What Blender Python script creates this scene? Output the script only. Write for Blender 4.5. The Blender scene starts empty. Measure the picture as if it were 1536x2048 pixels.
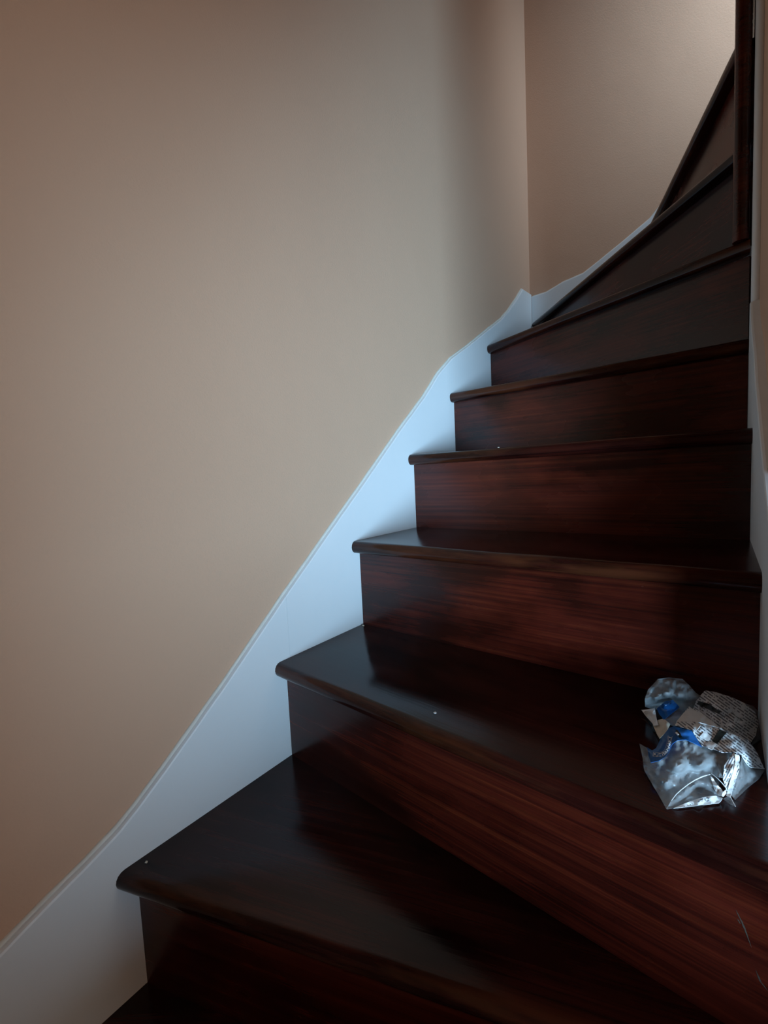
import bpy, bmesh, math, random
from mathutils import Vector, Matrix, noise

random.seed(7)
SC = bpy.context.scene
COL = SC.collection

# ------------------------------------------------------------------ camera
cam_d = bpy.data.cameras.new('camera')
cam = bpy.data.objects.new('camera', cam_d)
COL.objects.link(cam)
cam_d.sensor_fit = 'VERTICAL'
cam_d.sensor_height = 36.0
cam_d.lens = 900.0 / 2048.0 * 36.0
cam_d.clip_start = 0.01
cam_d.clip_end = 50
_r = Vector((0.800978, 0.596874, -0.046635))
_u = Vector((-0.01015, 0.091422, 0.995761))
_f = Vector((-0.598607, 0.797109, -0.079285))
cam.matrix_world = Matrix(((_r.x, _u.x, -_f.x, 0.65091), (_r.y, _u.y, -_f.y, 0.0), (_r.z, _u.z, -_f.z, 0.70652), (0, 0, 0, 1)))
SC.camera = cam

# ------------------------------------------------------------------ world and light
SC.view_settings.view_transform = 'Standard'
SC.view_settings.look = 'None'
SC.view_settings.gamma = 1.0
SC.view_settings.exposure = 0.0
SC.view_settings.use_curve_mapping = False
SC.render.film_transparent = False
world = bpy.data.worlds.new('world')
SC.world = world
world.use_nodes = True
bg = world.node_tree.nodes['Background']
bg.inputs[0].default_value = (0.75, 0.87, 1.0, 1)
bg.inputs[1].default_value = 0.02


def area(name, loc, target, sx, sy, power, col, spread=180):
    d = bpy.data.lights.new(name, 'AREA')
    d.shape = 'RECTANGLE'
    d.size, d.size_y = sx, sy
    d.energy = power
    d.color = col
    d.spread = math.radians(spread)
    o = bpy.data.objects.new(name, d)
    COL.objects.link(o)
    o.location = loc
    o.rotation_euler = (Vector(target) - Vector(loc)).to_track_quat('-Z', 'Y').to_euler()
    return o


# daylight through the hall window below (it reaches the stairs over the added half wall at their foot)
area('daylight_hall_window', (2.55, -1.45, 0.25), (0.0, 0.80, 0.55), 1.5, 1.0, 262, (0.43, 0.73, 1.0))
# daylight through the doorway at the head of the stairs
area('daylight_upper_doorway', (1.22, 1.62, 2.45), (0.80, 1.991, 2.25), 0.35, 0.9, 5.4, (0.58, 0.80, 1.0), 92)


# ------------------------------------------------------------------ materials
def new_mat(name):
    m = bpy.data.materials.new(name)
    m.use_nodes = True
    nt = m.node_tree
    return m, nt, nt.nodes['Principled BSDF']


def N(nt, t, **kw):
    n = nt.nodes.new(t)
    for k, v in kw.items():
        setattr(n, k, v)
    return n


def ramp(nt, stops):
    r = N(nt, 'ShaderNodeValToRGB')
    els = r.color_ramp.elements
    while len(els) < len(stops):
        els.new(0.5)
    for e, (p, c) in zip(els, stops):
        e.position = p
        e.color = c if len(c) == 4 else (*c, 1)
    return r


def noise_tex(nt, vec, scale, detail=4, rough=0.55):
    n = N(nt, 'ShaderNodeTexNoise')
    n.inputs['Scale'].default_value = scale
    n.inputs['Detail'].default_value = detail
    n.inputs['Roughness'].default_value = rough
    nt.links.new(vec, n.inputs['Vector'])
    return n


def mapping(nt, scale, src='Object', loc=(0, 0, 0)):
    tc = N(nt, 'ShaderNodeTexCoord')
    mp = N(nt, 'ShaderNodeMapping')
    mp.inputs['Scale'].default_value = scale
    mp.inputs['Location'].default_value = loc
    nt.links.new(tc.outputs[src], mp.inputs['Vector'])
    return mp.outputs['Vector'], tc


def mix_col(nt, fac, a, b, mode='MIX'):
    m = N(nt, 'ShaderNodeMix', data_type='RGBA', blend_type=mode)
    for sock, v in ((m.inputs[0], fac), (m.inputs[6], a), (m.inputs[7], b)):
        if hasattr(v, 'is_output') or isinstance(v, bpy.types.NodeSocket):
            nt.links.new(v, sock)
        else:
            sock.default_value = v if not isinstance(v, tuple) or len(v) == 4 else (*v, 1)
    return m.outputs[2]


def wall_mat():
    m, nt, b = new_mat('beige_wall_paint')
    v, tc = mapping(nt, (1, 1, 1))
    n1 = noise_tex(nt, v, 1.6, 3)
    c = mix_col(nt, n1.outputs[0], (0.63, 0.392, 0.266), (0.66, 0.416, 0.288))
    nt.links.new(c, b.inputs['Base Color'])
    b.inputs['Roughness'].default_value = 0.7
    b.inputs['Specular IOR Level'].default_value = 0.25
    n2 = noise_tex(nt, v, 260, 3)
    n3 = noise_tex(nt, v, 5, 2)
    ad = N(nt, 'ShaderNodeMath', operation='MULTIPLY_ADD')
    nt.links.new(n3.outputs[0], ad.inputs[0]); ad.inputs[1].default_value = 6.0
    nt.links.new(n2.outputs[0], ad.inputs[2])
    bp = N(nt, 'ShaderNodeBump')
    bp.inputs['Strength'].default_value = 0.25
    bp.inputs['Distance'].default_value = 0.002
    nt.links.new(ad.outputs[0], bp.inputs['Height'])
    nt.links.new(bp.outputs[0], b.inputs['Normal'])
    return m


def white_mat():
    m, nt, b = new_mat('white_skirting_paint')
    v, tc = mapping(nt, (1, 1, 1))
    n1 = noise_tex(nt, v, 7, 4)
    c = mix_col(nt, n1.outputs[0], (0.78, 0.80, 0.815), (0.83, 0.845, 0.855))
    nt.links.new(c, b.inputs['Base Color'])
    b.inputs['Roughness'].default_value = 0.42
    n2 = noise_tex(nt, v, 40, 3)
    bp = N(nt, 'ShaderNodeBump')
    bp.inputs['Strength'].default_value = 0.15
    bp.inputs['Distance'].default_value = 0.002
    nt.links.new(n2.outputs[0], bp.inputs['Height'])
    nt.links.new(bp.outputs[0], b.inputs['Normal'])
    return m


def wood_mat(name, grain, lip, cols, spec, rg):
    """varnished mahogany; grain runs along local x; lip: worn band along the rounded front edge (local y=0)"""
    m, nt, b = new_mat(name)
    oi = N(nt, 'ShaderNodeObjectInfo')                  # every board is cut from a different place in the log
    rn = N(nt, 'ShaderNodeMath', operation='MULTIPLY')
    nt.links.new(oi.outputs['Random'], rn.inputs[0]); rn.inputs[1].default_value = 37.0

    def grain_map(scale, loc=(0, 0, 0)):
        mv, t = mapping(nt, scale, loc=loc)
        ad = N(nt, 'ShaderNodeVectorMath', operation='ADD')
        nt.links.new(mv, ad.inputs[0]); nt.links.new(rn.outputs[0], ad.inputs[1])
        return ad.outputs[0], t

    v, tc = grain_map(grain)
    g1 = noise_tex(nt, v, 1.0, 6, 0.65)
    v2, _ = grain_map((grain[0] * 0.5, grain[1] * 4, grain[2] * 4), (3, 1, 7))
    g2 = noise_tex(nt, v2, 1.0, 3, 0.6)
    v3, _ = grain_map((3.6, 8.0, 8.0), (1, 5, 2))
    blot = noise_tex(nt, v3, 1.0, 4, 0.55)
    r1 = ramp(nt, [(0.30, cols[0]), (0.52, cols[1]), (0.75, cols[2])])
    nt.links.new(g1.outputs[0], r1.inputs[0])
    r2 = ramp(nt, [(0.35, (0.72, 0.70, 0.70)), (0.7, (1.18, 1.16, 1.1))])
    nt.links.new(g2.outputs[0], r2.inputs[0])
    c = mix_col(nt, 1.0, r1.outputs[0], r2.outputs[0], 'MULTIPLY')
    r3 = ramp(nt, [(0.40, (0.22, 0.23, 0.26)), (0.57, (1.08, 1.05, 1.0))])
    nt.links.new(blot.outputs[0], r3.inputs[0])
    c = mix_col(nt, 0.85, c, r3.outputs[0], 'MULTIPLY')
    rough = N(nt, 'ShaderNodeMapRange')
    nt.links.new(blot.outputs[0], rough.inputs[0])
    rough.inputs[1].default_value = 0.3; rough.inputs[2].default_value = 0.7
    rough.inputs[3].default_value = rg[0]; rough.inputs[4].default_value = rg[1]
    if lip:
        sp = N(nt, 'ShaderNodeSeparateXYZ')
        nt.links.new(tc.outputs['Object'], sp.inputs[0])
        mr = N(nt, 'ShaderNodeMapRange')
        nt.links.new(sp.outputs[1], mr.inputs[0])
        mr.inputs[1].default_value = 0.004; mr.inputs[2].default_value = 0.026
        mr.inputs[3].default_value = 1.0; mr.inputs[4].default_value = 0.0
        v4, _ = grain_map((5.0, 30, 30), (9, 2, 4))
        wn = noise_tex(nt, v4, 1.0, 4, 0.6)
        wr = ramp(nt, [(0.45, (0, 0, 0)), (0.62, (1, 1, 1))])
        nt.links.new(wn.outputs[0], wr.inputs[0])
        mu = N(nt, 'ShaderNodeMath', operation='MULTIPLY')
        nt.links.new(mr.outputs[0], mu.inputs[0]); nt.links.new(wr.outputs[0], mu.inputs[1])
        mu2 = N(nt, 'ShaderNodeMath', operation='MULTIPLY')
        nt.links.new(mu.outputs[0], mu2.inputs[0]); mu2.inputs[1].default_value = 0.3
        c = mix_col(nt, mu2.outputs[0], c, (0.13, 0.038, 0.013))
    nt.links.new(c, b.inputs['Base Color'])
    nt.links.new(rough.outputs[0], b.inputs['Roughness'])
    b.inputs['Specular IOR Level'].default_value = spec
    bp = N(nt, 'ShaderNodeBump')
    bp.inputs['Strength'].default_value = 0.12
    bp.inputs['Distance'].default_value = 0.001
    nt.links.new(g1.outputs[0], bp.inputs['Height'])
    nt.links.new(bp.outputs[0], b.inputs['Normal'])
    return m


def plain(name, col, rough=0.6, **kw):
    m, nt, b = new_mat(name)
    v, tc = mapping(nt, (1, 1, 1))
    n1 = noise_tex(nt, v, kw.get('scale', 60), 3)
    k = kw.get('var', 0.12)
    c = mix_col(nt, n1.outputs[0], tuple(x * (1 - k) for x in col), tuple(min(1, x * (1 + k)) for x in col))
    nt.links.new(c, b.inputs['Base Color'])
    b.inputs['Roughness'].default_value = rough
    return m


M_WALL = wall_mat()
M_WHITE = white_mat()
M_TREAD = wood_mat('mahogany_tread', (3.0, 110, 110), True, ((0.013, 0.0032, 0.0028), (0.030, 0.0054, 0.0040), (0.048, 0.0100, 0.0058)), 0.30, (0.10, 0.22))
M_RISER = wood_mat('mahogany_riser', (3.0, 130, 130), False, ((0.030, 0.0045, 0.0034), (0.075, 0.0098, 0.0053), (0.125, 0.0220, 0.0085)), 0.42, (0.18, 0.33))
M_FLOOR = plain('dark_floorboards', (0.05, 0.025, 0.015), 0.4)
M_LIT_EDGE = plain('cream_lit_edge', (0.72, 0.69, 0.62), 0.5)  # cream tone stands in for light on the boards' top edges


# ------------------------------------------------------------------ mesh helpers
def link(name, bm, mat, parent=None, smooth=None, mw=None):
    me = bpy.data.meshes.new(name)
    bmesh.ops.recalc_face_normals(bm, faces=bm.faces)
    bm.to_mesh(me)
    bm.free()
    me.materials.append(mat)
    o = bpy.data.objects.new(name, me)
    COL.objects.link(o)
    if parent:
        o.parent = parent
    if mw is not None:
        o.matrix_basis = mw
    if smooth:
        for p in me.polygons:
            p.use_smooth = True
        me.set_sharp_from_angle(angle=math.radians(smooth))
    return o


def tag(o, label=None, cat=None, group=None, kind=None):
    for k, v in (('label', label), ('category', cat), ('group', group), ('kind', kind)):
        if v:
            o[k] = v
    return o


def prism(bm, pts, d):
    """closed polygon pts (Vectors) extruded by vector d"""
    d = Vector(d)
    a = [bm.verts.new(Vector(p)) for p in pts]
    b = [bm.verts.new(Vector(p) + d) for p in pts]
    n = len(a)
    bm.faces.new(a)
    bm.faces.new(b[::-1])
    for i in range(n):
        bm.faces.new((a[i], b[i], b[(i + 1) % n], a[(i + 1) % n]))


def box(bm, lo, hi):
    x0, y0, z0 = lo
    x1, y1, z1 = hi
    prism(bm, [(x0, y0, z0), (x1, y0, z0), (x1, y1, z0), (x0, y1, z0)], (0, 0, z1 - z0))


def structure(name, boxes, mat, label=None):
    bm = bmesh.new()
    for lo, hi in boxes:
        box(bm, lo, hi)
    return tag(link(name, bm, mat), label, None, None, 'structure')


# ------------------------------------------------------------------ the shell
W = 0.693            # face of the inner skirting
YB = 1.980           # face of the back skirting
ZT, ZL = 3.70, -0.215
structure('wall_left', [((-0.14, -1.45, ZL), (-0.011, 2.12, ZT))], M_WALL, 'plain beige painted wall on the left of the stairs')
structure('wall_back', [((-0.011, 1.991, ZL), (1.87, 2.12, ZT))], M_WALL, 'beige painted wall behind the turn of the stairs')
structure('wall_right', [((0.708, 0.71, ZL), (1.87, 1.185, ZT))], M_WALL, 'inner wall between the two flights, seen edge on at the right')
# unseen jamb and half wall, added to keep hall light off the low steps
structure('wall_light_block', [((1.00, -0.31, -1.0), (1.10, 0.64, 0.28)), ((1.00, -1.33, -1.0), (1.10, -0.31, ZT))], M_WALL)
bm = bmesh.new()
prism(bm, [(1.00, -0.31, 0.78), (1.00, -0.10, 0.93), (1.00, 0.08, 1.20), (1.00, 0.64, 2.0), (1.00, 0.64, ZT), (1.00, -0.31, ZT)], (0.10, 0, 0))
tag(link('wall_shade_head', bm, M_WALL), None, None, None, 'structure')      # unseen sloping head, added to dim the upper left wall
structure('wall_front', [((-0.011, -1.45, ZL), (1.10, -1.33, ZT)), ((1.10, -2.40, -1.0), (2.72, -2.28, ZT))], M_WALL)
# hall end wall with its window opening
structure('wall_end', [((2.60, -2.28, -1.0), (2.72, -2.22, ZT)), ((2.60, -0.60, -1.0), (2.72, 1.185, ZT)),
                       ((2.60, -2.22, 0.80), (2.72, -0.60, ZT)), ((2.60, -2.22, -1.0), (2.72, -0.60, -0.35))], M_WALL)
structure('wall_hall', [((1.87, 0.64, -1.0), (2.60, 0.76, ZT))], M_WALL)
# wall with the doorway at the head of the stairs
structure('wall_upper', [((1.27, 1.185, 1.5), (1.39, 1.26, ZT)), ((1.27, 1.26, 3.20), (1.39, 1.991, ZT)), ((1.27, 1.96, 1.5), (1.39, 1.991, ZT))], M_WALL)
structure('wall_landing', [((1.75, 1.185, 1.5), (1.87, 1.991, ZT))], M_WALL)
structure('ceiling', [((-0.14, -2.40, ZT), (2.72, 2.12, ZT + 0.1))], M_WALL)
structure('floor', [((1.00, -2.40, -1.1), (2.72, 0.76, -1.0))], M_FLOOR)
structure('floor_lower_landing', [((-0.14, -1.45, ZL - 0.1), (1.0, 1.30, ZL))], M_FLOOR)

# ------------------------------------------------------------------ the staircase
Z = {0: 0.0, 1: 0.185, 2: 0.373, 3: 0.566, 4: 0.759, 5: 0.945, 6: 1.142, 7: 1.331, 8: 1.521, 9: 1.711}
T = 0.027            # tread thickness
OH = 0.026           # nosing overhang
# nosing lines in plan: (outer end, inner end)
NOSE = {0: ((0, -0.12), (W, 0.405)),
        1: ((0, 0.223), (W, 0.437)),
        2: ((0, 0.512), (W, 0.450)),
        3: ((0, 0.742), (W, 0.709)),
        4: ((0, 0.982), (W, 0.980)),
        5: ((0, 1.220), (W, 1.168)),
        6: ((0, 1.503), (W, 1.183)),
        7: ((0.000, 1.979), (0.672, 1.205)),
        8: ((0.403, YB), (0.664, 1.199)),
        9: ((0.672, YB), (0.668, 1.199)),
        10: ((1.02, YB), (0.76, 1.199))}


def offset(line, d):
    a, b = Vector(line[0]), Vector(line[1])
    t = (b - a).normalized()
    n = Vector((-t.y, t.x))           # pointing up the stairs
    return a + n * d, b + n * d


def to_bound(a, b, outer):
    """slide the outer end along the line onto the left or the back skirting face, inner end onto its side"""
    t = b - a
    if outer == 'left':
        return a - t * (a.x / t.x), b + t * ((W - b.x) / t.x)
    return a + t * ((YB - a.y) / t.y), b + t * ((1.2 - b.y) / t.y)


stairs = bpy.data.objects.new('staircase', None)
COL.objects.link(stairs)
stairs.location = (0.35, 0.2, ZL)
tag(stairs, 'dark varnished mahogany winding staircase climbing between beige walls', 'staircase')
bpy.context.view_layer.update()
INV = stairs.matrix_world.inverted()


def frame(line, z):
    a, b = Vector(line[0]), Vector(line[1])
    t = (b - a).normalized()
    n = Vector((-t.y, t.x))
    return Matrix(((t.x, n.x, 0, a.x), (t.y, n.y, 0, a.y), (0, 0, 1, z), (0, 0, 0, 1)))


def outer_of(i):
    return 'left' if i <= 7 else 'back'


def tread(i):
    line = NOSE[i]
    mw = INV @ Matrix.Translation((0, 0, 0)) @ frame(line, Z[i])
    inv = frame(line, Z[i]).inverted()
    F = [Vector(line[0]), Vector(line[1])]
    bk = offset(NOSE[i + 1], OH + 0.014)
    if i + 1 == 7:
        B = [Vector((0.0, YB)), Vector((W, 1.205))]
    else:
        B = list(to_bound(bk[0], bk[1], outer_of(i + 1) if i + 1 < 8 else 'back'))
    if i == 7:
        B[1] = Vector((0.69, 1.215))
    if i == 8:
        B = [Vector((0.72, YB)), Vector((0.71, 1.215))]
    if i == 9:
        B = [Vector((1.06, YB)), Vector((0.80, 1.199))]
    r = T / 2
    prof = []
    for k in range(9):                                  # half-round nosing
        a = math.pi / 2 + math.pi * k / 8
        prof.append((r * 0.9 + math.cos(a) * r * 0.9, -r + math.sin(a) * r))
    bm = bmesh.new()
    ns = 36
    rows = []
    for s in range(ns + 1):
        k = s / ns
        f3 = inv @ Vector((*F[0].lerp(F[1], k), Z[i]))
        b3 = inv @ Vector((*B[0].lerp(B[1], k), Z[i]))
        d = Vector((b3.x - f3.x, b3.y - f3.y))
        L = d.length
        dn = d / max(L, 1e-6)
        wob = 0.0009 * noise.noise(Vector((k * 9, i * 3.1, 0)))
        row = []
        # go perpendicular to the nosing for the rounded part, then lerp to the back edge
        for (py, pz) in prof:
            row.append(bm.verts.new((f3.x + dn.x / max(dn.y, 0.35) * py, f3.y + py + wob, pz + (wob if pz > -r else 0))))
        mid = 0.5
        row.append(bm.verts.new((b3.x, b3.y, -T)))
        row.append(bm.verts.new((b3.x, b3.y, 0)))
        rows.append(row)
    n = len(rows[0])
    for a, b in zip(rows, rows[1:]):
        for j in range(n):
            bm.faces.new((a[j], a[(j + 1) % n], b[(j + 1) % n], b[j]))
    bm.faces.new(rows[0])
    bm.faces.new(rows[-1][::-1])
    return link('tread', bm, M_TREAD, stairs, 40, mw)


def riser(i):
    a, b = offset(NOSE[i], OH)
    if i <= 7:
        a, b = to_bound(a, b, 'left')
        if a.y > YB:
            t = b - a
            a = a + t * ((YB - a.y) / t.y)
        if i == 7:
            b = Vector((0.688, b.y + (b - a).y / (b - a).x * (0.688 - b.x)))
    else:
        a, b = to_bound(a, b, 'back')
    z0 = Z[i - 1] if i > 0 else ZL
    fr = frame((a, b), z0)
    L = (b - a).length
    bm = bmesh.new()
    box(bm, (0, 0, 0), (L, 0.013, Z[i] - T - z0))
    bmesh.ops.subdivide_edges(bm, edges=bm.edges, cuts=1)
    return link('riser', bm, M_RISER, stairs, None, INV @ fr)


for i in range(0, 10):
    tread(i)
for i in range(0, 10):
    riser(i)

# slim newel where the winders meet
bm = bmesh.new()
bmesh.ops.create_cone(bm, cap_ends=True, segments=20, radius1=0.0135, radius2=0.0135, depth=2.5 - 1.142)
link('newel_post', bm, M_RISER, stairs, 40, INV @ Matrix.Translation((0.6780, 1.198, (2.5 + 1.142) / 2)))

# ------------------------------------------------------------------ skirting boards
# outer string board on the left wall: stepped underside follows the stairs, top edge as in the photo (y, z)
TOP = [(-1.33, 0.10), (-0.55, 0.10), (-0.20, 0.125), (0.0, 0.155), (0.101, 0.185), (0.151, 0.207), (0.190, 0.222), (0.234, 0.242), (0.259, 0.258), (0.301, 0.289),
       (0.408, 0.373), (0.546, 0.489), (0.668, 0.588), (0.809, 0.701), (0.950, 0.817), (1.078, 0.916), (1.166, 0.995),
       (1.246, 1.051), (1.369, 1.114), (1.533, 1.203), (1.650, 1.265), (1.727, 1.316), (1.805, 1.376), (1.882, 1.439), (1.979, 1.446)]


def strip_board(name, top, mat, fn_face, fn_wall, zbot, label):
    """board between a bottom height and a top polyline; fn maps (s, z) to the front face / wall face"""
    bm = bmesh.new()
    cols = []
    ZB = zbot if callable(zbot) else (lambda s: zbot)
    for s, z in top:
        q = [fn_face(s, ZB(s)), fn_face(s, z - 0.004), fn_face(s, z - 0.0012, 0.0012), fn_face(s, z, 0.004), fn_wall(s, z + 0.001), fn_wall(s, ZB(s))]
        cols.append([bm.verts.new(p) for p in q])
    n = 6
    for a, b in zip(cols, cols[1:]):
        for j in range(n):
            bm.faces.new((a[j], a[(j + 1) % n], b[(j + 1) % n], b[j]))
    bm.faces.new(cols[0])
    bm.faces.new(cols[-1][::-1])
    return tag(link(name, bm, mat, None, 12), label, None, None, 'structure')


def densify(pl, step=0.02, amp=0.0008, seed=0):
    out = []
    for (a, b), (c, d) in zip(pl, pl[1:]):
        n = max(1, int(math.hypot(c - a, d - b) / step))
        for k in range(n):
            t = k / n
            x, y = a + (c - a) * t, b + (d - b) * t
            out.append((x, y + amp * noise.noise(Vector((x * 30, seed, 0)))))
    out.append(pl[-1])
    return out


DT = densify(TOP)


def lit_edge(name, path, label):
    """thin bead run along the joint of a board and the wall"""
    bm = bmesh.new()
    rings = []
    for k, p in enumerate(path):
        p = Vector(p)
        t = (Vector(path[min(k + 1, len(path) - 1)]) - Vector(path[max(k - 1, 0)])).normalized()
        n1 = t.cross(Vector((0.3, 0.2, 1))).normalized()
        n2 = t.cross(n1)
        r = 0.0034 + 0.0009 * noise.noise(Vector((k * 0.7, 3.3, len(path))))
        rings.append([bm.verts.new(p + n1 * math.cos(a) * r + n2 * math.sin(a) * r) for a in (k2 * math.pi / 4 for k2 in range(8))])
    for a, b in zip(rings, rings[1:]):
        for j in range(8):
            bm.faces.new((a[j], a[(j + 1) % 8], b[(j + 1) % 8], b[j]))
    return tag(link(name, bm, M_LIT_EDGE, None, 60), label, None, None, 'structure')


def cut(pl, a, b):
    out = []
    for (s0, z0), (s1, z1) in zip(pl, pl[1:]):
        if s1 <= a or s0 >= b:
            continue
        if not out:
            t = max(0, (a - s0) / (s1 - s0))
            out.append((s0 + (s1 - s0) * t, z0 + (z1 - z0) * t))
        t = min(1, (b - s0) / (s1 - s0))
        out.append((s0 + (s1 - s0) * t, z0 + (z1 - z0) * t))
    return out


# the left string is made of three lengths, butt-jointed
for lo, hi, dx, lab in ((-1.33, 0.5488, 0.0, 'white painted string board at the foot of the left wall, lowest length'),
                        (0.5494, 1.2548, -0.0003, 'white painted string board on the left wall, middle length'),
                        (1.2554, 1.979, -0.0008, 'white painted string board on the left wall, top length ending in a point')):
    strip_board('baseboard_left', cut(DT, lo, hi), M_WHITE, lambda s, z, i=0, dx=dx: (dx - i, s, z), lambda s, z: (-0.011, s, z), ZL, lab)
lit_edge('trim_2', [(-0.0105, s, z + 0.0015) for s, z in DT if s > -0.6], 'thin cream bead standing in for the lit top edge of the left string board')
BTOP = [(0.0, 1.437), (0.058, 1.439), (0.13, 1.461), (0.205, 1.472), (0.267, 1.504), (0.354, 1.551), (0.435, 1.597), (0.511, 1.68),
        (0.667, 1.84), (1.02, 2.03), (1.27, 2.10)]
strip_board('baseboard_back', densify(BTOP), M_WHITE, lambda s, z, i=0: (s, YB + i, z), lambda s, z: (s, 1.991, z), ZL,
            'white painted skirting along the back wall at the turn')
RTOP = [(0.570, 0.587), (0.647, 0.638), (0.736, 0.693), (0.826, 0.749), (0.943, 0.828), (1.003, 0.884), (1.072, 0.929), (1.129, 0.969), (1.172, 1.014)]
strip_board('baseboard_right', densify(RTOP), M_WHITE, lambda s, z, i=0: (W + i, s, z), lambda s, z: (0.708, s, z), ZL,
            'white painted string board on the inner wall at the right edge')

# corner bead on the end of the inner wall
lit_edge('trim_3', [(s, 1.9905, z + 0.0015) for s, z in densify(BTOP)], 'thin cream bead standing in for the lit top edge of the back skirting')
bm = bmesh.new()
bmesh.ops.create_cone(bm, cap_ends=True, segments=20, radius1=0.0085, radius2=0.0085, depth=ZT - 0.97)
tag(link('trim_1', bm, M_WHITE, None, 40, Matrix.Translation((0.7035, 1.186, (ZT + 0.97) / 2))),
    'pale vertical corner bead on the end of the inner wall', None, None, 'structure')
# upper landing floor
structure('floor_landing', [((1.06, 1.199, 1.60), (1.75, YB, 1.711))], M_FLOOR)

# ------------------------------------------------------------------ the two crumpled clear bags on the second tread
EXP = [(0, 0, 0), (0, 0, 1), (0, 0, 2), (0, 0, 3), (0, 1, 0), (0, 1, 1), (0, 1, 2), (0, 2, 0), (0, 2, 1), (0, 3, 0),
       (1, 0, 0), (1, 0, 1), (1, 0, 2), (1, 1, 0), (1, 1, 1), (1, 2, 0), (2, 0, 0), (2, 0, 1), (2, 1, 0), (3, 0, 0)]
PX = [14.526, 1.478, 0.0, 0.0, 3.51, -0.339, 0.0, -0.682, 0.056, 0.107, 47.474, -4.375, 0.0, -8.786, 0.803, 1.512, -0.423, 0.039, 0.145, 0.004]
PY = [20.861, -55.821, 0.0, 0.0, -114.986, 10.798, 0.0, 21.583, -1.994, -3.739, 30.139, -2.752, 0.0, -4.472, 0.407, 0.585, -0.265, 0.024, 0.082, 0.002]
BAG0 = Vector((0.62, 0.60, Z[2]))


def film_point(u, v, h):
    """film pattern coordinates (u, v) and height h in mm above the tread -> world position"""
    a, b, c = (u - 1400) / 100, (v - 1490) / 100, h / 30
    m = [a ** i * b ** j * c ** k for i, j, k in EXP]
    return BAG0 + Vector((sum(p * q for p, q in zip(PX, m)), sum(p * q for p, q in zip(PY, m)), h)) / 1000


def inside(p, poly):
    c = False
    n = len(poly)
    for i in range(n):
        x0, y0 = poly[i][:2]
        x1, y1 = poly[(i + 1) % n][:2]
        if (y0 > p[1]) != (y1 > p[1]) and p[0] < (x1 - x0) * (p[1] - y0) / (y1 - y0) + x0:
            c = not c
    return c


def height(u, v, ctl):
    sw = sh = 0
    for (a, b, h) in ctl:
        d2 = (a - u) ** 2 + (b - v) ** 2 + 1.5
        w = d2 ** -1.7
        sw += w
        sh += w * h
    return sh / sw


def crumple(u, v, amp, seed):
    q = Vector((u / 17.0, v / 17.0, seed))
    a = abs(noise.noise(q)) * 2 - 0.6
    b = abs(noise.noise(q * 2.3 + Vector((3, 1, 0)))) - 0.3
    return amp * (a + 0.7 * b)


def sheet(name, parent, mat, outline, inner=(), ctl_extra=(), step=3.0, amp=1.2, seed=1.0, lift=0.0, thick=0.0004, ang=0.0, base=None, floor=1.7):
    from mathutils.geometry import delaunay_2d_cdt
    n = len(outline)
    if len(outline[0]) == 2:
        outline = [(a, b, 0) for a, b in outline]
    bnd = []
    for i in range(n):
        p, q = outline[i], outline[(i + 1) % n]
        L = math.hypot(q[0] - p[0], q[1] - p[1])
        k = max(1, int(L / step))
        for j in range(k):
            t = j / k
            bnd.append(tuple(p[m] + (q[m] - p[m]) * t for m in range(3)))
    pts = [Vector((b[0], b[1])) for b in bnd]
    nb = len(pts)
    edges = [(i, (i + 1) % nb) for i in range(nb)]
    us = [p[0] for p in outline]
    vs = [p[1] for p in outline]
    rnd = random.Random(int(seed * 100))
    u = min(us)
    while u < max(us):
        v = min(vs)
        while v < max(vs):
            p = (u + rnd.uniform(-0.8, 0.8), v + rnd.uniform(-0.8, 0.8))
            if inside(p, bnd) and min((p[0] - b[0]) ** 2 + (p[1] - b[1]) ** 2 for b in bnd) > (step * 0.55) ** 2:
                pts.append(Vector(p))
            v += step
        u += step
    vv, _, ff, _, _, _ = delaunay_2d_cdt(pts, edges, [list(range(nb))], 1, 1e-4)
    if base is not None:
        ctl = base
    else:
        ctl = list(bnd) + list(inner) * 3 + list(ctl_extra)
    bm = bmesh.new()
    uvl = bm.loops.layers.uv.new('UVMap')
    bv = []
    ca, sa = math.cos(ang), math.sin(ang)
    for p in vv:
        h = max(floor, height(p.x, p.y, ctl) + crumple(p.x, p.y, amp, seed)) + lift
        bv.append(bm.verts.new(film_point(p.x, p.y, h) - BAG0))
    for fc in ff:
        try:
            face = bm.faces.new([bv[i] for i in fc])
        except ValueError:
            continue
        for lp, i in zip(face.loops, fc):
            x, y = (vv[i].x - 1400) / 100, (vv[i].y - 1490) / 100
            lp[uvl].uv = (x * ca + y * sa, -x * sa + y * ca)
    bmesh.ops.recalc_face_normals(bm, faces=bm.faces)
    for v in bm.verts:
        v.normal_update()
    if bm.faces and sum(fc.normal.z for fc in bm.faces) < 0:
        bmesh.ops.reverse_faces(bm, faces=bm.faces)
    bmesh.ops.solidify(bm, geom=bm.faces[:], thickness=thick)
    return link(name, bm, mat, parent, 38), ctl


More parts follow.
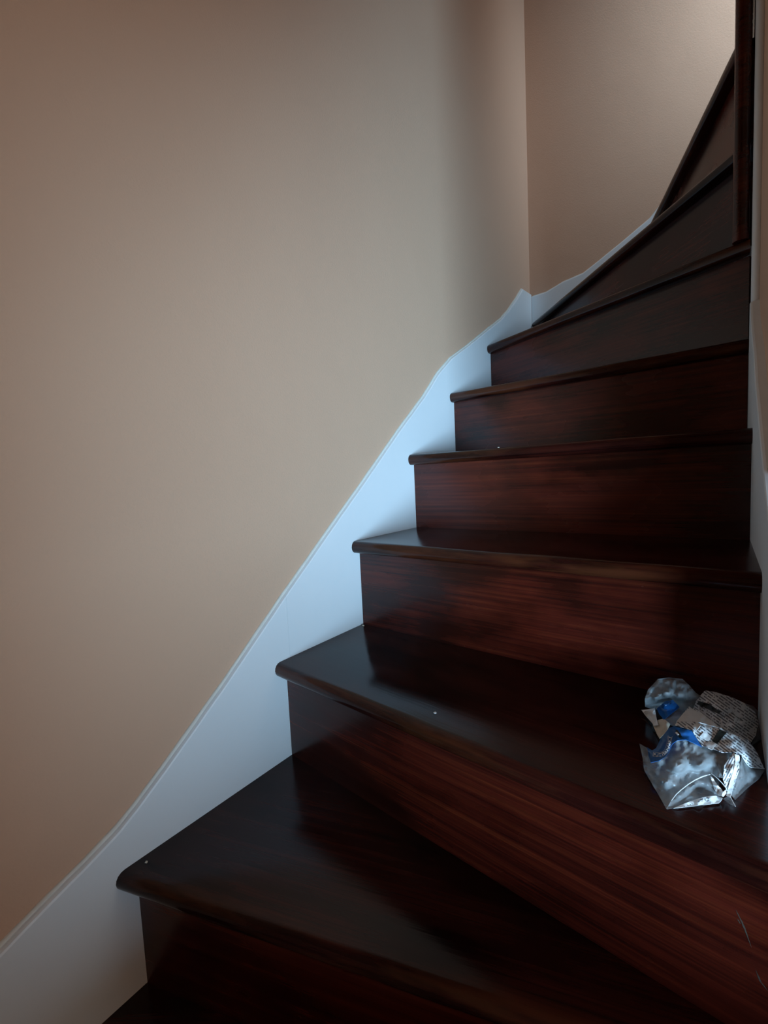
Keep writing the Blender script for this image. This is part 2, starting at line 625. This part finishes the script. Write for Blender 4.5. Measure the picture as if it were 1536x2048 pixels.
def film_mat(name, tint, dens, gloss):
    m, nt, b = new_mat(name)
    out = nt.nodes['Material Output']
    v, tc = mapping(nt, (1, 1, 1))
    n1 = noise_tex(nt, v, 45, 4, 0.6)
    n2 = N(nt, 'ShaderNodeTexVoronoi')
    n2.inputs['Scale'].default_value = 70
    nt.links.new(v, n2.inputs['Vector'])
    cr = ramp(nt, [(0.40, (0, 0, 0)), (0.72, (1, 1, 1))])
    nt.links.new(n1.outputs[0], cr.inputs[0])
    mr = N(nt, 'ShaderNodeMapRange')
    nt.links.new(cr.outputs[0], mr.inputs[0])
    mr.inputs[3].default_value = dens[0]
    mr.inputs[4].default_value = dens[1]
    b.inputs['Base Color'].default_value = (*tint, 1)
    b.inputs['Roughness'].default_value = gloss
    b.inputs['Specular IOR Level'].default_value = 0.9
    bp = N(nt, 'ShaderNodeBump')
    bp.inputs['Strength'].default_value = 0.35
    bp.inputs['Distance'].default_value = 0.004
    nt.links.new(n2.outputs[0], bp.inputs['Height'])
    nt.links.new(bp.outputs[0], b.inputs['Normal'])
    tr = N(nt, 'ShaderNodeBsdfTransparent')
    tr.inputs[0].default_value = (0.93, 0.95, 0.96, 1)
    mx = N(nt, 'ShaderNodeMixShader')
    nt.links.new(mr.outputs[0], mx.inputs[0])
    nt.links.new(tr.outputs[0], mx.inputs[1])
    nt.links.new(b.outputs[0], mx.inputs[2])
    nt.links.new(mx.outputs[0], out.inputs['Surface'])
    return m


def print_mat(name, base, ink, freq, dens):
    """white printed film with rows of small grey print, laid out on the sheet's own UV map"""
    m, nt, b = new_mat(name)
    v, tc = mapping(nt, (1, 1, 1), 'UV')
    sp = N(nt, 'ShaderNodeSeparateXYZ')
    nt.links.new(v, sp.inputs[0])
    fr = N(nt, 'ShaderNodeMath', operation='MULTIPLY')
    nt.links.new(sp.outputs[1], fr.inputs[0]); fr.inputs[1].default_value = freq
    f2 = N(nt, 'ShaderNodeMath', operation='FRACT')
    nt.links.new(fr.outputs[0], f2.inputs[0])
    row = N(nt, 'ShaderNodeMath', operation='LESS_THAN')
    nt.links.new(f2.outputs[0], row.inputs[0]); row.inputs[1].default_value = 0.45
    vv, _ = mapping(nt, (45, freq * 1.0, 1), 'UV')
    fl = N(nt, 'ShaderNodeVectorMath', operation='FLOOR')
    nt.links.new(vv, fl.inputs[0])
    wn = N(nt, 'ShaderNodeTexWhiteNoise')
    nt.links.new(fl.outputs[0], wn.inputs[0])
    wd = N(nt, 'ShaderNodeMath', operation='LESS_THAN')
    nt.links.new(wn.outputs[0], wd.inputs[0]); wd.inputs[1].default_value = dens
    bl = noise_tex(nt, v, 5.5, 1)
    bl2 = N(nt, 'ShaderNodeMath', operation='GREATER_THAN')
    nt.links.new(bl.outputs[0], bl2.inputs[0]); bl2.inputs[1].default_value = 0.38
    m1 = N(nt, 'ShaderNodeMath', operation='MULTIPLY')
    nt.links.new(row.outputs[0], m1.inputs[0]); nt.links.new(wd.outputs[0], m1.inputs[1])
    m2 = N(nt, 'ShaderNodeMath', operation='MULTIPLY')
    nt.links.new(m1.outputs[0], m2.inputs[0]); nt.links.new(bl2.outputs[0], m2.inputs[1])
    c = mix_col(nt, m2.outputs[0], base, ink)
    nt.links.new(c, b.inputs['Base Color'])
    b.inputs['Roughness'].default_value = 0.38
    b.inputs['Specular IOR Level'].default_value = 0.35
    return m


M_FILM = film_mat('clear_plastic_film', (0.78, 0.80, 0.82), (0.10, 0.20), 0.2)
M_HAZE = film_mat('clouded_plastic_film', (0.64, 0.67, 0.69), (0.22, 0.34), 0.22)
M_PRINT = print_mat('printed_white_film', (0.80, 0.80, 0.81), (0.15, 0.15, 0.17), 20.0, 0.8)
M_LABEL = plain('white_label', (0.80, 0.80, 0.80), 0.35, var=0.04)
M_BLUE = plain('blue_print', (0.012, 0.105, 0.33), 0.3, var=0.15)
M_BLACK = plain('dark_picture_print', (0.012, 0.013, 0.011), 0.3, var=0.4)
M_KRAFT = plain('cream_paper', (0.66, 0.58, 0.47), 0.7, var=0.15, scale=150)
M_INK = plain('grey_ink', (0.09, 0.11, 0.18), 0.5)


def tube(name, parent, mat, path, r):
    bm = bmesh.new()
    P = [film_point(*p) - BAG0 for p in path]
    rings = []
    for k, p in enumerate(P):
        t = (P[min(k + 1, len(P) - 1)] - P[max(k - 1, 0)]).normalized()
        n1 = t.cross(Vector((0.1, 0.3, 1))).normalized()
        n2 = t.cross(n1)
        rr = r * (0.7 + 0.6 * abs(noise.noise(Vector((k * 0.9, 1.7, r * 1e4)))))
        rings.append([bm.verts.new(p + n1 * math.cos(a) * rr + n2 * math.sin(a) * rr) for a in (j * math.pi / 3 for j in range(6))])
    for a, b in zip(rings, rings[1:]):
        for j in range(6):
            bm.faces.new((a[j], a[(j + 1) % 6], b[(j + 1) % 6], b[j]))
    bm.faces.new(rings[0]); bm.faces.new(rings[-1][::-1])
    return link(name, bm, mat, parent, 60)


def bag_root(name, label):
    o = bpy.data.objects.new(name, None)
    COL.objects.link(o)
    o.location = BAG0
    return tag(o, label, 'plastic bag', 'empty plastic bags on the stairs')


# --- bag at the back: clear lump, blue print, cream paper corner, printed panel
bagB = bag_root('plastic_bag', 'empty clear bag crumpled behind the other one against the riser, with a torn cream corner')
B1, cB1 = sheet('clear_film', bagB, M_HAZE,
      [(1290, 1398, 30), (1296, 1380, 38), (1316, 1358, 45), (1338, 1355, 46), (1365, 1358, 44), (1378, 1370, 40), (1392, 1386, 33), (1403, 1393, 30),
       (1398, 1405, 24), (1386, 1416, 18), (1366, 1420, 14), (1350, 1414, 14), (1330, 1419, 14), (1308, 1418, 12), (1291, 1414, 14)],
      [(1335, 1382, 47), (1360, 1385, 42), (1312, 1390, 38)], amp=2.2, seed=2.1)
sheet('film_underside', bagB, M_FILM,
      [(1291, 1400, 28), (1297, 1382, 32), (1316, 1362, 40), (1338, 1359, 42), (1364, 1362, 40), (1376, 1373, 36), (1390, 1388, 30),
       (1396, 1404, 20), (1384, 1413, 8), (1366, 1417, 4), (1350, 1411, 3), (1330, 1416, 3), (1308, 1415, 4), (1292, 1411, 8)],
      [(1335, 1385, 24), (1360, 1388, 20)], amp=1.5, seed=5.1)
sheet('blue_header', bagB, M_BLUE, [(1314, 1417), (1330, 1403), (1346, 1400), (1359, 1414), (1345, 1426), (1328, 1439), (1319, 1428)], base=[(1314, 1417, 14), (1330, 1403, 27), (1346, 1400, 30), (1359, 1414, 18), (1345, 1426, 16), (1328, 1439, 13), (1319, 1428, 13)], amp=0.6, seed=2.4, lift=1.5)
sheet('torn_corner', bagB, M_LABEL, [(1283, 1420, 6), (1296, 1419, 11), (1310, 1416, 15), (1313, 1435, 12), (1317, 1450, 10), (1308, 1451, 7), (1303, 1444, 5), (1294, 1434, 3)], amp=1.6, seed=3.3)
sheet('paper_insert', bagB, M_KRAFT, [(1306, 1450, 5), (1316, 1440, 11), (1328, 1437, 14), (1341, 1448, 14), (1334, 1462, 10), (1319, 1477, 3), (1313, 1466, 3)], amp=1.0, seed=4.3)
sheet('torn_film', bagB, M_HAZE, [(1328, 1438, 14), (1345, 1425, 16), (1368, 1411, 19), (1384, 1412, 20), (1376, 1426, 20), (1356, 1440, 18), (1350, 1452, 15), (1340, 1449, 14)], amp=1.2, seed=4.9)
B6, cB6 = sheet('printed_panel', bagB, M_PRINT,
      [(1391, 1404, 24), (1402, 1390, 32), (1410, 1381, 37), (1430, 1384, 37), (1462, 1394, 34), (1488, 1406, 27), (1510, 1424, 16), (1517, 1445, 9), (1511, 1470, 8),
       (1497, 1491, 8), (1470, 1482, 14), (1440, 1462, 20), (1410, 1442, 19), (1386, 1420, 17)],
      [(1445, 1415, 38), (1480, 1440, 24), (1465, 1430, 30)], amp=1.8, seed=6.2, ang=0.62)
sheet('picture', bagB, M_BLACK, [(1398, 1402), (1420, 1409), (1441, 1424), (1437, 1428), (1415, 1418), (1393, 1408)], base=cB6, amp=1.8, seed=6.2, lift=0.7)
sheet('clear_seam', bagB, M_FILM, [(1488, 1406, 27), (1506, 1412, 24), (1524, 1430, 10), (1529, 1452, 4), (1522, 1478, 2), (1502, 1492, 4), (1511, 1470, 8), (1517, 1445, 9), (1510, 1424, 16)], amp=1.2, seed=7.7)
sheet('painted_glare', bagB, M_LABEL, [(1464, 1421), (1476, 1426), (1488, 1434), (1479, 1436), (1471, 1431)], base=cB6, amp=1.8, seed=6.2, lift=1.0)  # glare on the panel, put in as a white patch

# --- bag in front: clear window, blue header with lettering, white foot label, printed back and side fold
bagA = bag_root('plastic_bag', 'empty clear bag lying in front, with a blue lettered header and a white foot label')
A1, cA1 = sheet('clear_film', bagA, M_HAZE,
      [(1279, 1487, 12), (1293, 1495, 20), (1304, 1502, 22), (1312, 1498, 24), (1323, 1478, 30), (1338, 1460, 35), (1350, 1456, 37), (1370, 1461, 37), (1384, 1466, 36), (1404, 1493, 29),
       (1425, 1497, 27), (1443, 1503, 26), (1464, 1505, 26), (1455, 1530, 23), (1448, 1556, 17), (1434, 1553, 16), (1420, 1549, 14), (1390, 1560, 14), (1362, 1580, 10), (1343, 1600, 5), (1333, 1618, 0.6),
       (1310, 1578, 2), (1288, 1540, 4), (1285, 1515, 6)],
      [(1355, 1525, 33), (1400, 1525, 30), (1330, 1560, 17), (1312, 1540, 14), (1320, 1514, 24)], amp=1.5, seed=8.2)
sheet('film_underside', bagA, M_FILM,
      [(1292, 1512, 6), (1330, 1500, 6), (1372, 1490, 8), (1420, 1510, 6), (1440, 1540, 3), (1438, 1585, 0.6), (1390, 1598, 0.5), (1340, 1612, 0.5), (1316, 1580, 0.6), (1294, 1540, 1)],
      [(1360, 1550, 4)], amp=1.2, seed=9.4)
A2, cA2 = sheet('bottom_gusset', bagA, M_FILM,
      [(1343, 1600, 5), (1362, 1580, 10), (1390, 1560, 14), (1420, 1549, 14), (1432, 1565, 12), (1445, 1582, 9), (1440, 1596, 3), (1400, 1600, 1.5), (1347, 1616, 1), (1334, 1618, 0.6)],
      [(1395, 1582, 4)], amp=1.0, seed=8.8)
tube('fold_highlight', bagA, M_LABEL, [(1343, 1601, 6), (1352, 1589, 9), (1362, 1580, 11), (1376, 1569, 14), (1390, 1560, 15.5), (1405, 1553, 15.5), (1420, 1549, 15.5)], 0.0005)  # white bead put in for the highlight on the clear fold
sheet('gusset_corner', bagA, M_LABEL, [(1421, 1552), (1426, 1556), (1433, 1569), (1443, 1578), (1446, 1584), (1452, 1580), (1453, 1587), (1447, 1594), (1436, 1590), (1428, 1577)], base=[(1421, 1552, 15), (1433, 1569, 13), (1446, 1584, 10), (1453, 1587, 6), (1436, 1590, 6), (1428, 1577, 9)], amp=0.8, seed=3.9, lift=1.0)
tube('gusset_highlight', bagA, M_LABEL, [(1423, 1547, 15), (1434, 1556, 15), (1444, 1566, 13), (1452, 1576, 10), (1454, 1582, 8)], 0.0006)  # highlight along the gusset ridge, modelled as a white bead
LAB = [(1347, 1616.5), (1362, 1610), (1380, 1603), (1398, 1597), (1420, 1592), (1432, 1592), (1445, 1596), (1441, 1603), (1438, 1606), (1415, 1609), (1380, 1613)]
cL = [(1347, 1616.5, 1), (1380, 1603, 4), (1398, 1597, 6), (1420, 1592, 7), (1445, 1596, 5), (1438, 1606, 1), (1415, 1609, 1), (1380, 1613, 1)]
lab, _ = sheet('foot_label', bagA, M_LABEL, LAB, base=cL, amp=0.2, seed=1.2, lift=0.6)
# round arrow symbol and two short lines of print on the foot label
bm = bmesh.new()
for k in range(3):
    pr = []
    for j in range(7):
        a = math.radians(120 * k + 12 + j * 15)
        for rr in (3.3, 4.7):
            u, v = 1414.5 + rr * math.cos(a), 1599.3 + rr * 0.85 * math.sin(a)
            pr.append(bm.verts.new(film_point(u, v, height(u, v, cL) + 1.2) - BAG0))
    for j in range(6):
        bm.faces.new((pr[2 * j], pr[2 * j + 1], pr[2 * j + 3], pr[2 * j + 2]))
bmesh.ops.solidify(bm, geom=bm.faces[:], thickness=0.0002)
link('recycling_symbol', bm, M_INK, lab)
bm = bmesh.new()
for (u0, v0, w) in ((1395, 1604, 11), (1397, 1601, 10), (1399, 1598.4, 8), (1380, 1609, 2), (1384, 1608, 2), (1375, 1610.4, 2), (1368, 1612.4, 2)):
    q = [(u0, v0), (u0 + w, v0 - w * 0.25), (u0 + w, v0 - w * 0.25 + 1.1), (u0, v0 + 1.1)]
    bm.faces.new([bm.verts.new(film_point(u, v, height(u, v, cL) + 1.2) - BAG0) for u, v in q])
bmesh.ops.solidify(bm, geom=bm.faces[:], thickness=0.0002)
link('small_print', bm, M_INK, lab)

HD = [(1294, 1494, 20), (1304, 1500.5, 22), (1312, 1496, 24), (1317, 1486, 27), (1323, 1474, 31), (1338, 1456, 36), (1348, 1452, 38), (1359, 1455, 38), (1370, 1458, 38), (1383, 1461, 37),
      (1392, 1475, 33), (1404, 1494, 29), (1386, 1485, 33), (1372, 1479, 36), (1355, 1480, 36), (1345, 1487, 34), (1337, 1505, 29), (1330, 1514, 26), (1318, 1521, 22), (1301, 1525, 17), (1297, 1510, 18)]
hd, cH = sheet('blue_header', bagA, M_BLUE, HD, amp=0.5, seed=8.2, lift=1.6, step=2.5)
# light lettering that follows the curled header
tcv = bpy.data.curves.new('lettering', 'FONT')
tcv.body = 'FUTTERMARKT'
tcv.size = 1.0
tcv.resolution_u = 3
tcv.offset = 0.018
tmp = bpy.data.objects.new('lettering_source', tcv)
COL.objects.link(tmp)
bpy.context.view_layer.update()
tme = bpy.data.meshes.new_from_object(tmp.evaluated_get(bpy.context.evaluated_depsgraph_get()))
bpy.data.objects.remove(tmp)
xs = [v.co.x for v in tme.vertices]
x0, x1 = min(xs), max(xs)
PATH = [(1305, 1510.5), (1312, 1512), (1320, 1511.5), (1328, 1509), (1334, 1504), (1338, 1496), (1340.5, 1487), (1342, 1478), (1343, 1472)]
cum = [0]
for a, b in zip(PATH, PATH[1:]):
    cum.append(cum[-1] + math.hypot(b[0] - a[0], b[1] - a[1]))


def on_path(t):
    s = t * cum[-1]
    for i in range(len(PATH) - 1):
        if s <= cum[i + 1] or i == len(PATH) - 2:
            k = (s - cum[i]) / (cum[i + 1] - cum[i])
            a, b = PATH[i], PATH[i + 1]
            d = Vector((b[0] - a[0], b[1] - a[1])).normalized()
            return a[0] + (b[0] - a[0]) * k, a[1] + (b[1] - a[1]) * k, d


bm = bmesh.new()
bm.from_mesh(tme)
for v in bm.verts:
    u, w, d = on_path((v.co.x - x0) / (x1 - x0) * 0.96 + 0.03)
    o = v.co.y * 7.5
    u2, v2 = u + d.y * o, w - d.x * o
    v.co = film_point(u2, v2, height(u2, v2, cH) + crumple(u2, v2, 0.5, 8.2) + 2.2) - BAG0
bmesh.ops.solidify(bm, geom=bm.faces[:], thickness=0.0002)
link('lettering', bm, M_LABEL, hd)
# outlined frame around the lettering
bm = bmesh.new()
for side in (-1.3, 6.9):
    prev = None
    for k in range(25):
        u, w, d = on_path(k / 24)
        cur = []
        for o in (side - 0.35, side + 0.35):
            u2, v2 = u + d.y * o, w - d.x * o
            cur.append(bm.verts.new(film_point(u2, v2, height(u2, v2, cH) + crumple(u2, v2, 0.5, 8.2) + 2.1) - BAG0))
        if prev:
            bm.faces.new((prev[0], prev[1], cur[1], cur[0]))
        prev = cur
u, w, d = on_path(0)
bm.faces.new([bm.verts.new(film_point(a, b, height(a, b, cH) + crumple(a, b, 0.5, 8.2) + 2.1) - BAG0) for a, b in
              ((u + d.y * -1.3, w - d.x * -1.3), (u + d.y * 6.9, w - d.x * 6.9), (u + d.y * 6.9 + 0.9, w - d.x * 6.9), (u + d.y * -1.3 + 0.9, w - d.x * -1.3))])
bmesh.ops.solidify(bm, geom=bm.faces[:], thickness=0.0002)
link('lettering_frame', bm, M_LABEL, hd)
sheet('hang_hole', hd, M_BLACK, [(1351, 1461), (1354, 1459), (1361, 1467), (1364, 1474), (1359, 1475), (1354, 1468)], base=cH, amp=0.5, seed=8.2, lift=2.0)
sheet('hole_chip', hd, M_LABEL, [(1350, 1465), (1353.5, 1463.5), (1358, 1468.5), (1355, 1469.5)], base=cH, amp=0.5, seed=8.2, lift=2.4)

A7, cA7 = sheet('printed_panel', bagA, M_PRINT,
      [(1350, 1450, 34), (1356, 1440, 33), (1366, 1427, 31), (1379, 1412, 29), (1400, 1423, 32), (1424, 1440, 34), (1442, 1456, 34), (1470, 1470, 30), (1497, 1481, 24), (1514, 1504, 14), (1529, 1537, 4),
       (1503, 1536, 8), (1492, 1524, 17), (1484, 1511, 27), (1470, 1504, 31), (1445, 1505, 30), (1425, 1497, 30), (1404, 1491, 31), (1392, 1474, 34), (1384, 1460, 37)],
      [(1400, 1455, 37), (1460, 1490, 32)], amp=0.8, seed=9.9, ang=0.66)
sheet('picture', bagA, M_BLACK, [(1424, 1481), (1438, 1459), (1454, 1464), (1434, 1487)], base=cA7, amp=0.8, seed=9.9, lift=0.8)
sheet('white_field', bagA, M_LABEL, [(1353, 1443), (1366, 1427), (1380, 1415), (1400, 1426), (1420, 1440), (1437, 1455), (1425, 1452), (1404, 1446), (1380, 1441), (1366, 1442)], base=cA7, amp=0.8, seed=9.9, lift=0.8)
sheet('white_field', bagA, M_LABEL, [(1384, 1452), (1392, 1446), (1401, 1451), (1393, 1461)], base=cA7, amp=0.8, seed=9.9, lift=0.8)
sheet('white_field', bagA, M_LABEL, [(1400, 1472), (1407, 1464), (1422, 1474), (1418, 1482), (1412, 1480)], base=cA7, amp=0.8, seed=9.9, lift=0.8)
sheet('white_field', bagA, M_LABEL, [(1410, 1487), (1419, 1482), (1433, 1489), (1424, 1499), (1416, 1496)], base=cA7, amp=0.8, seed=9.9, lift=0.8)
A6, cA6 = sheet('side_fold', bagA, M_PRINT,
      [(1466, 1506, 31), (1474, 1507, 31), (1480, 1512, 29), (1479, 1540, 22), (1472, 1562, 14), (1463, 1590, 4), (1456, 1591, 3), (1452, 1576, 8), (1446, 1558, 15), (1449, 1530, 26)],
      [(1463, 1535, 26)], amp=0.8, seed=4.4, ang=-1.1)
sheet('white_edge', bagA, M_LABEL, [(1470, 1508), (1478, 1511), (1480, 1520), (1474, 1533), (1472, 1552), (1466, 1575), (1461, 1596), (1453, 1591), (1460, 1564), (1468, 1540), (1471, 1522)], base=cA6, amp=0.8, seed=4.4, lift=0.8)
sheet('side_film', bagA, M_FILM, [(1484, 1512, 26), (1492, 1526, 15), (1503, 1537, 7), (1530, 1540, 2), (1520, 1556, 2), (1495, 1576, 1), (1470, 1600, 1), (1463, 1590, 4), (1472, 1562, 14), (1479, 1540, 22)], amp=1.2, seed=5.5)
sheet('tail_film', bagA, M_FILM, [(1446, 1598, 2), (1458, 1591, 4), (1465, 1600, 2), (1471, 1613, 0.8), (1460, 1608, 0.8)], amp=0.3, seed=5.8)
tube('tail_edge', bagA, M_LABEL, [(1460, 1591, 4), (1463, 1598, 3), (1467, 1606, 1.6), (1471, 1613, 0.9)], 0.0005)
tube('panel_edge', bagA, M_LABEL, [(1484, 1512, 27.5), (1488, 1519, 22), (1493, 1527, 16), (1499, 1533, 10.5), (1510, 1535.5, 7), (1529, 1537.5, 4.5)], 0.0006)

# ------------------------------------------------------------------ crumbs and chips on the steps
def chip(name, loc, r, mat, label, cat, seed):
    bm = bmesh.new()
    bmesh.ops.create_icosphere(bm, subdivisions=2, radius=r)
    for v in bm.verts:
        k = 1 + 0.45 * noise.noise(v.co / r * 1.3 + Vector((seed, 0, 0)))
        v.co = Vector((v.co.x * k * 1.25, v.co.y * k, max(v.co.z * k * 0.6, -r * 0.35)))
    zmin = min(v.co.z for v in bm.verts)
    for v in bm.verts:
        v.co.z -= zmin
    return tag(link(name, bm, mat, None, 50, Matrix.Translation(loc)), label, cat)


chip('crumb', (0.014, 0.258, Z[1]), 0.0018, M_KRAFT, 'tiny orange brown crumb near the white string on the lowest full tread', 'crumb', 1)
chip('paint_chip', (0.334, 0.5185, Z[2]), 0.0019, M_LABEL, 'small white paint chip on the front edge of the tread that holds the bags', 'paint chip', 2)
chip('paint_chip', (0.009, 0.757, Z[2]), 0.0022, M_KRAFT, 'small cream flake in the left corner of the tread that holds the bags', 'paint chip', 3)
chip('crumb', (0.243, 0.990, Z[4]), 0.0018, M_KRAFT, 'tiny tan crumb on the edge of the tread at eye level', 'crumb', 4)


# pale scuffs on the riser below the bags
def scuff(path, w):
    a, b = offset(NOSE[2], OH)
    fr = frame((a, b), 0)
    bm = bmesh.new()
    prev = None
    n = len(path)
    pts = []
    for (p, q) in zip(path, path[1:]):
        for k in range(6):
            t = k / 6
            pts.append((p[0] + (q[0] - p[0]) * t, p[1] + (q[1] - p[1]) * t))
    pts.append(path[-1])
    for k, (x, z) in enumerate(pts):
        y = a.y + (b.y - a.y) * x / b.x
        ww = w * math.sin(math.pi * (k + 0.5) / len(pts)) * (0.6 + 0.8 * abs(noise.noise(Vector((k * 0.8, x * 50, 0)))))
        cur = [bm.verts.new(Vector((x - ww, y - 0.0002, z)) - stairs.location), bm.verts.new(Vector((x + ww, y - 0.0002, z + ww * 0.3)) - stairs.location)]
        if prev:
            bm.faces.new((prev[0], prev[1], cur[1], cur[0]))
        prev = cur
    bmesh.ops.solidify(bm, geom=bm.faces[:], thickness=0.0002)
    o = link('scratch', bm, M_SCUFF, stairs)
    o['label'] = 'pale scratch in the varnish'
    return o


M_SCUFF = plain('bare_scratched_wood', (0.11, 0.085, 0.065), 0.6, var=0.4, scale=400)
scuff([(0.6655, 0.3040), (0.6700, 0.2950), (0.6723, 0.2890), (0.6770, 0.2750)], 0.0009)
scuff([(0.6668, 0.2960), (0.6690, 0.2925), (0.6712, 0.2935)], 0.0007)
scuff([(0.6800, 0.2560), (0.6835, 0.2470), (0.6885, 0.2420)], 0.0009)
